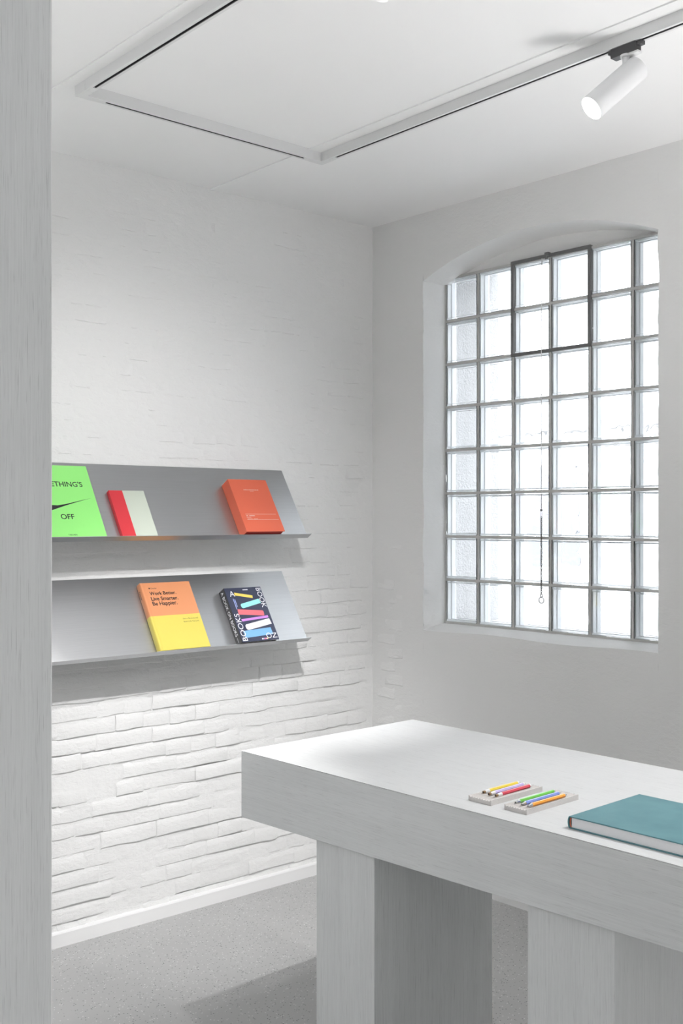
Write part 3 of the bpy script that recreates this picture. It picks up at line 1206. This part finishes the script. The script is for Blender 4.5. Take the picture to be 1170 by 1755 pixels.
# ------------------------------------------------------------------ ceiling track
TR_H, TR_W = 0.036, 0.029
trk = empty('lighting_track', WALLM @ Matrix.Translation((1.354, 0.642, CEIL)))
tag(trk, 'white three-sided lighting track fixed to the ceiling', 'lighting track')
SR, SL, DC = 0.855 - 1.354, 1.853 - 1.354, 0.0
DEND = 5.2
hw = TR_W / 2
sl = 0.0055
rail_pr = [(-hw, 0.0), (-hw, -TR_H), (-sl, -TR_H), (-sl, -0.008), (sl, -0.008), (sl, -TR_H), (hw, -TR_H), (hw, 0.0)]


def rail(axis, fixed, f, t_, nm='rail'):
    if axis == 'd':
        pl = lambda a, b, q: Vector((fixed + a, q, b))
    else:
        pl = lambda a, b, q: Vector((q, fixed + a, b))
    o = obj(nm, extrude_profile(rail_pr, f, t_, pl), M['track'], trk)
    bm = bmesh.new()
    for a0, a1 in ((-sl, -sl + 0.003), (sl - 0.003, sl)):
        c0, c1 = pl(a0, -TR_H + 0.0012, f + 0.02), pl(a1, -0.008, t_ - 0.02)
        lo = [min(c0[i], c1[i]) for i in range(3)]
        hi = [max(c0[i], c1[i]) for i in range(3)]
        box(bm, lo, hi)
    c0, c1 = pl(-sl, -0.0125, f + 0.02), pl(sl, -0.008, t_ - 0.02)
    box(bm, [min(c0[i], c1[i]) for i in range(3)], [max(c0[i], c1[i]) for i in range(3)])
    obj('conductor_strip', bm, M['slot'], o)
    return o


rail('d', SR, 0.045, DEND)
rail('d', SL, 0.045, DEND)
rail('s', DC, SR + 0.045, SL - 0.045)
cw = hw + 0.0006
ch = TR_H + 0.0006
for s_, sg in ((SR, 1), (SL, -1)):
    # L-shaped corner feed with flat closing tongues covering the slot
    pts = [(s_ - sg * cw, -cw), (s_ + sg * 0.05, -cw), (s_ + sg * 0.05, cw), (s_ + sg * cw, cw), (s_ + sg * cw, 0.05), (s_ - sg * cw, 0.05)]
    bm = extrude_profile(pts, 0.0, -ch, lambda a, b, q: Vector((a, b, q)))
    c_ = obj('corner_connector', bm, M['track'], trk)
    bm = bmesh.new()
    a0, a1 = sorted((s_ + sg * 0.048, s_ + sg * 0.085))
    box(bm, (a0, -0.0062, -ch), (a1, 0.0062, -ch + 0.006))
    box(bm, (s_ - 0.0062, 0.048, -ch), (s_ + 0.0062, 0.085, -ch + 0.006))
    obj('closing_tongue', bm, M['track'], c_)


# ------------------------------------------------------------------ track spotlights
def spotlight(s, d, aim, label, watts, angle, blend, r_lamp=0.024, drop=0.091):
    """head hanging from the rail at wall-frame (s, d); aim = world direction"""
    top = wl(s, d, CEIL - TR_H)
    e = empty('track_spotlight', Matrix.Translation(top) @ Matrix.Rotation(PI + TH, 4, 'Z'))
    tag(e, label, 'spotlight', 'white cylinder heads on the ceiling track')
    # adapter along the rail (local y)
    bm = nbox((-0.0145, -0.044, -0.027), (0.0145, 0.040, -0.0004), 0.002)
    box(bm, (-0.010, -0.056, -0.012), (0.010, -0.040, -0.0004), 0.0015)
    box(bm, (-0.010, 0.036, -0.012), (0.010, 0.056, -0.0004), 0.0015)
    obj('adapter', bm, M['adapter'], e)
    bm = nbox((-0.012, 0.010, -0.033), (0.012, 0.046, -0.0265), 0.002)
    obj('adapter_cover', bm, M['track'], e)
    bm = lathe(bmesh.new(), [(0.0175, -0.0268), (0.0175, -0.031), (0.0165, -0.0325)], 24)
    obj('collar', bm, M['lamp'], e)
    bm = lathe(bmesh.new(), [(0.0112, -drop + 0.009), (0.0112, -0.027)], 16)
    obj('stem', bm, M['lamp'], e, True)
    # head
    aim = Vector(aim).normalized()
    R_, L_ = 0.0365, 0.192
    BK = 0.048
    pivot = top + Vector((0, 0, -drop))
    q = aim.to_track_quat('Z', 'Y').to_matrix().to_4x4()
    hm = Matrix.Translation(pivot) @ q @ Matrix.Translation((0, 0, -BK))
    bm = bmesh.new()
    lathe(bm, [(R_ - 0.0015, 0.0), (R_, 0.0015), (R_, L_), (R_ - 0.0012, L_), (R_ - 0.002, L_ - 0.006), (0.002, L_ - 0.0062)], 40)
    hd = obj('housing', bm, M['lamp'], e, True, hm)
    md = hd.modifiers.new('edge', 'EDGE_SPLIT')
    md.split_angle = math.radians(35)
    bm = lathe(bmesh.new(), [(R_ - 0.0024, L_ - 0.0058), (R_ - 0.0024, L_ - 0.0015), (R_ - 0.005, L_ - 0.0006)], 32)
    obj('lens', bm, M['lens'], e, False, hm)
    ld = bpy.data.lights.new('lamp_beam', 'SPOT')
    ld.energy = watts
    ld.color = LIGHT_COL
    ld.spot_size = math.radians(angle)
    ld.spot_blend = blend
    ld.shadow_soft_size = r_lamp
    lo = bpy.data.objects.new('lamp_beam', ld)
    C.objects.link(lo)
    lo.parent = e
    lo.matrix_world = Matrix.Translation(pivot + aim * (L_ - BK + 0.004)) @ (-aim).to_track_quat('Z', 'Y').to_matrix().to_4x4()
    return e


def aim_at(s, d, target):
    return Vector(target) - (wl(s, d, CEIL - TR_H) + Vector((0, 0, -0.091)))


spotlight(0.853, 1.995, (-0.645, 0.377, -0.665), 'lit white cylinder spotlight on the rail before the glass block window', SPOT_SIDE, 60, 0.6)
spotlight(1.853, 2.235, aim_at(1.853, 2.235, wl(0.95, 0.0, 0.33)), 'white cylinder spotlight aimed at the foot of the brick wall from the opposite rail', SPOT_WALL, 45, 1.0, r_lamp=0.014, drop=0.080)
spotlight(1.853, 2.095, aim_at(1.853, 2.095, wl(1.32, 0.0, 1.15)), 'white cylinder spotlight aimed at the book shelves from the opposite rail', SPOT_SHELF, 78, 1.0, r_lamp=0.014, drop=0.066)
spotlight(0.853, 3.10, aim_at(0.853, 3.10, (2.25, 1.5, 0.94)), 'white cylinder spotlight aimed at the oak table', SPOT_TABLE, 80, 0.9)
spotlight(1.853, 4.55, aim_at(1.853, 4.55, (-3.2, -0.3, 1.2)), 'added white cylinder fill spotlight aimed at the rear wall from the end of the opposite rail', REAR_FILL, 110, 0.8)  # added out of view, fills the room with bounce off the rear wall
spotlight(0.853, 4.75, aim_at(0.853, 4.75, (2.2, -1.8, 0)), 'added white cylinder fill spotlight aimed at the floor from the end of the window-side rail', REAR_FILL, 110, 0.8)  # added out of view, lights the floor so the ceiling brightens


# ------------------------------------------------------------------ added lamps on stands, out of view, put in to brighten the ceiling
def fill_uplight(x, y, label, k=1.0):
    e = empty('added_fill_light', Matrix.Translation((x, y, 0)))
    tag(e, label, 'added fill light', 'added fill lights out of view')
    h = 1.08
    obj('base', lathe(bmesh.new(), [(0.13, 0.0), (0.13, 0.012), (0.11, 0.02), (0.012, 0.024)], 32), M['lamp'], e)
    obj('pole', lathe(bmesh.new(), [(0.011, 0.024), (0.011, h)], 16), M['lamp'], e, True)
    bm = bmesh.new()
    lathe(bm, [(0.012, h), (0.09, h + 0.015), (0.17, h + 0.06), (0.22, h + 0.13), (0.216, h + 0.13), (0.165, h + 0.068), (0.085, h + 0.023), (0.010, h + 0.012)], 32)
    obj('bowl', bm, M['lamp'], e, True)
    ld = bpy.data.lights.new('ceiling_fill', 'SPOT')
    ld.energy = FILL_UPLIGHT * k
    ld.color = LIGHT_COL
    ld.spot_size = math.radians(150)
    ld.spot_blend = 1.0
    ld.shadow_soft_size = 0.30
    lo = bpy.data.objects.new('ceiling_fill', ld)
    link(lo, e)
    lo.matrix_world = Matrix.Translation((x, y, h + 0.15)) @ Matrix.Rotation(PI, 4, 'X')
    return e


fill_uplight(3.0, 0.75, 'added white bowl fill light past the end of the oak table', 1.05)
fill_uplight(0.15, 2.75, 'added white bowl fill light behind the tall oak panel', 0.64)
fill_uplight(-0.7, -0.5, 'added white bowl fill light in the open rear of the room', 1.10)
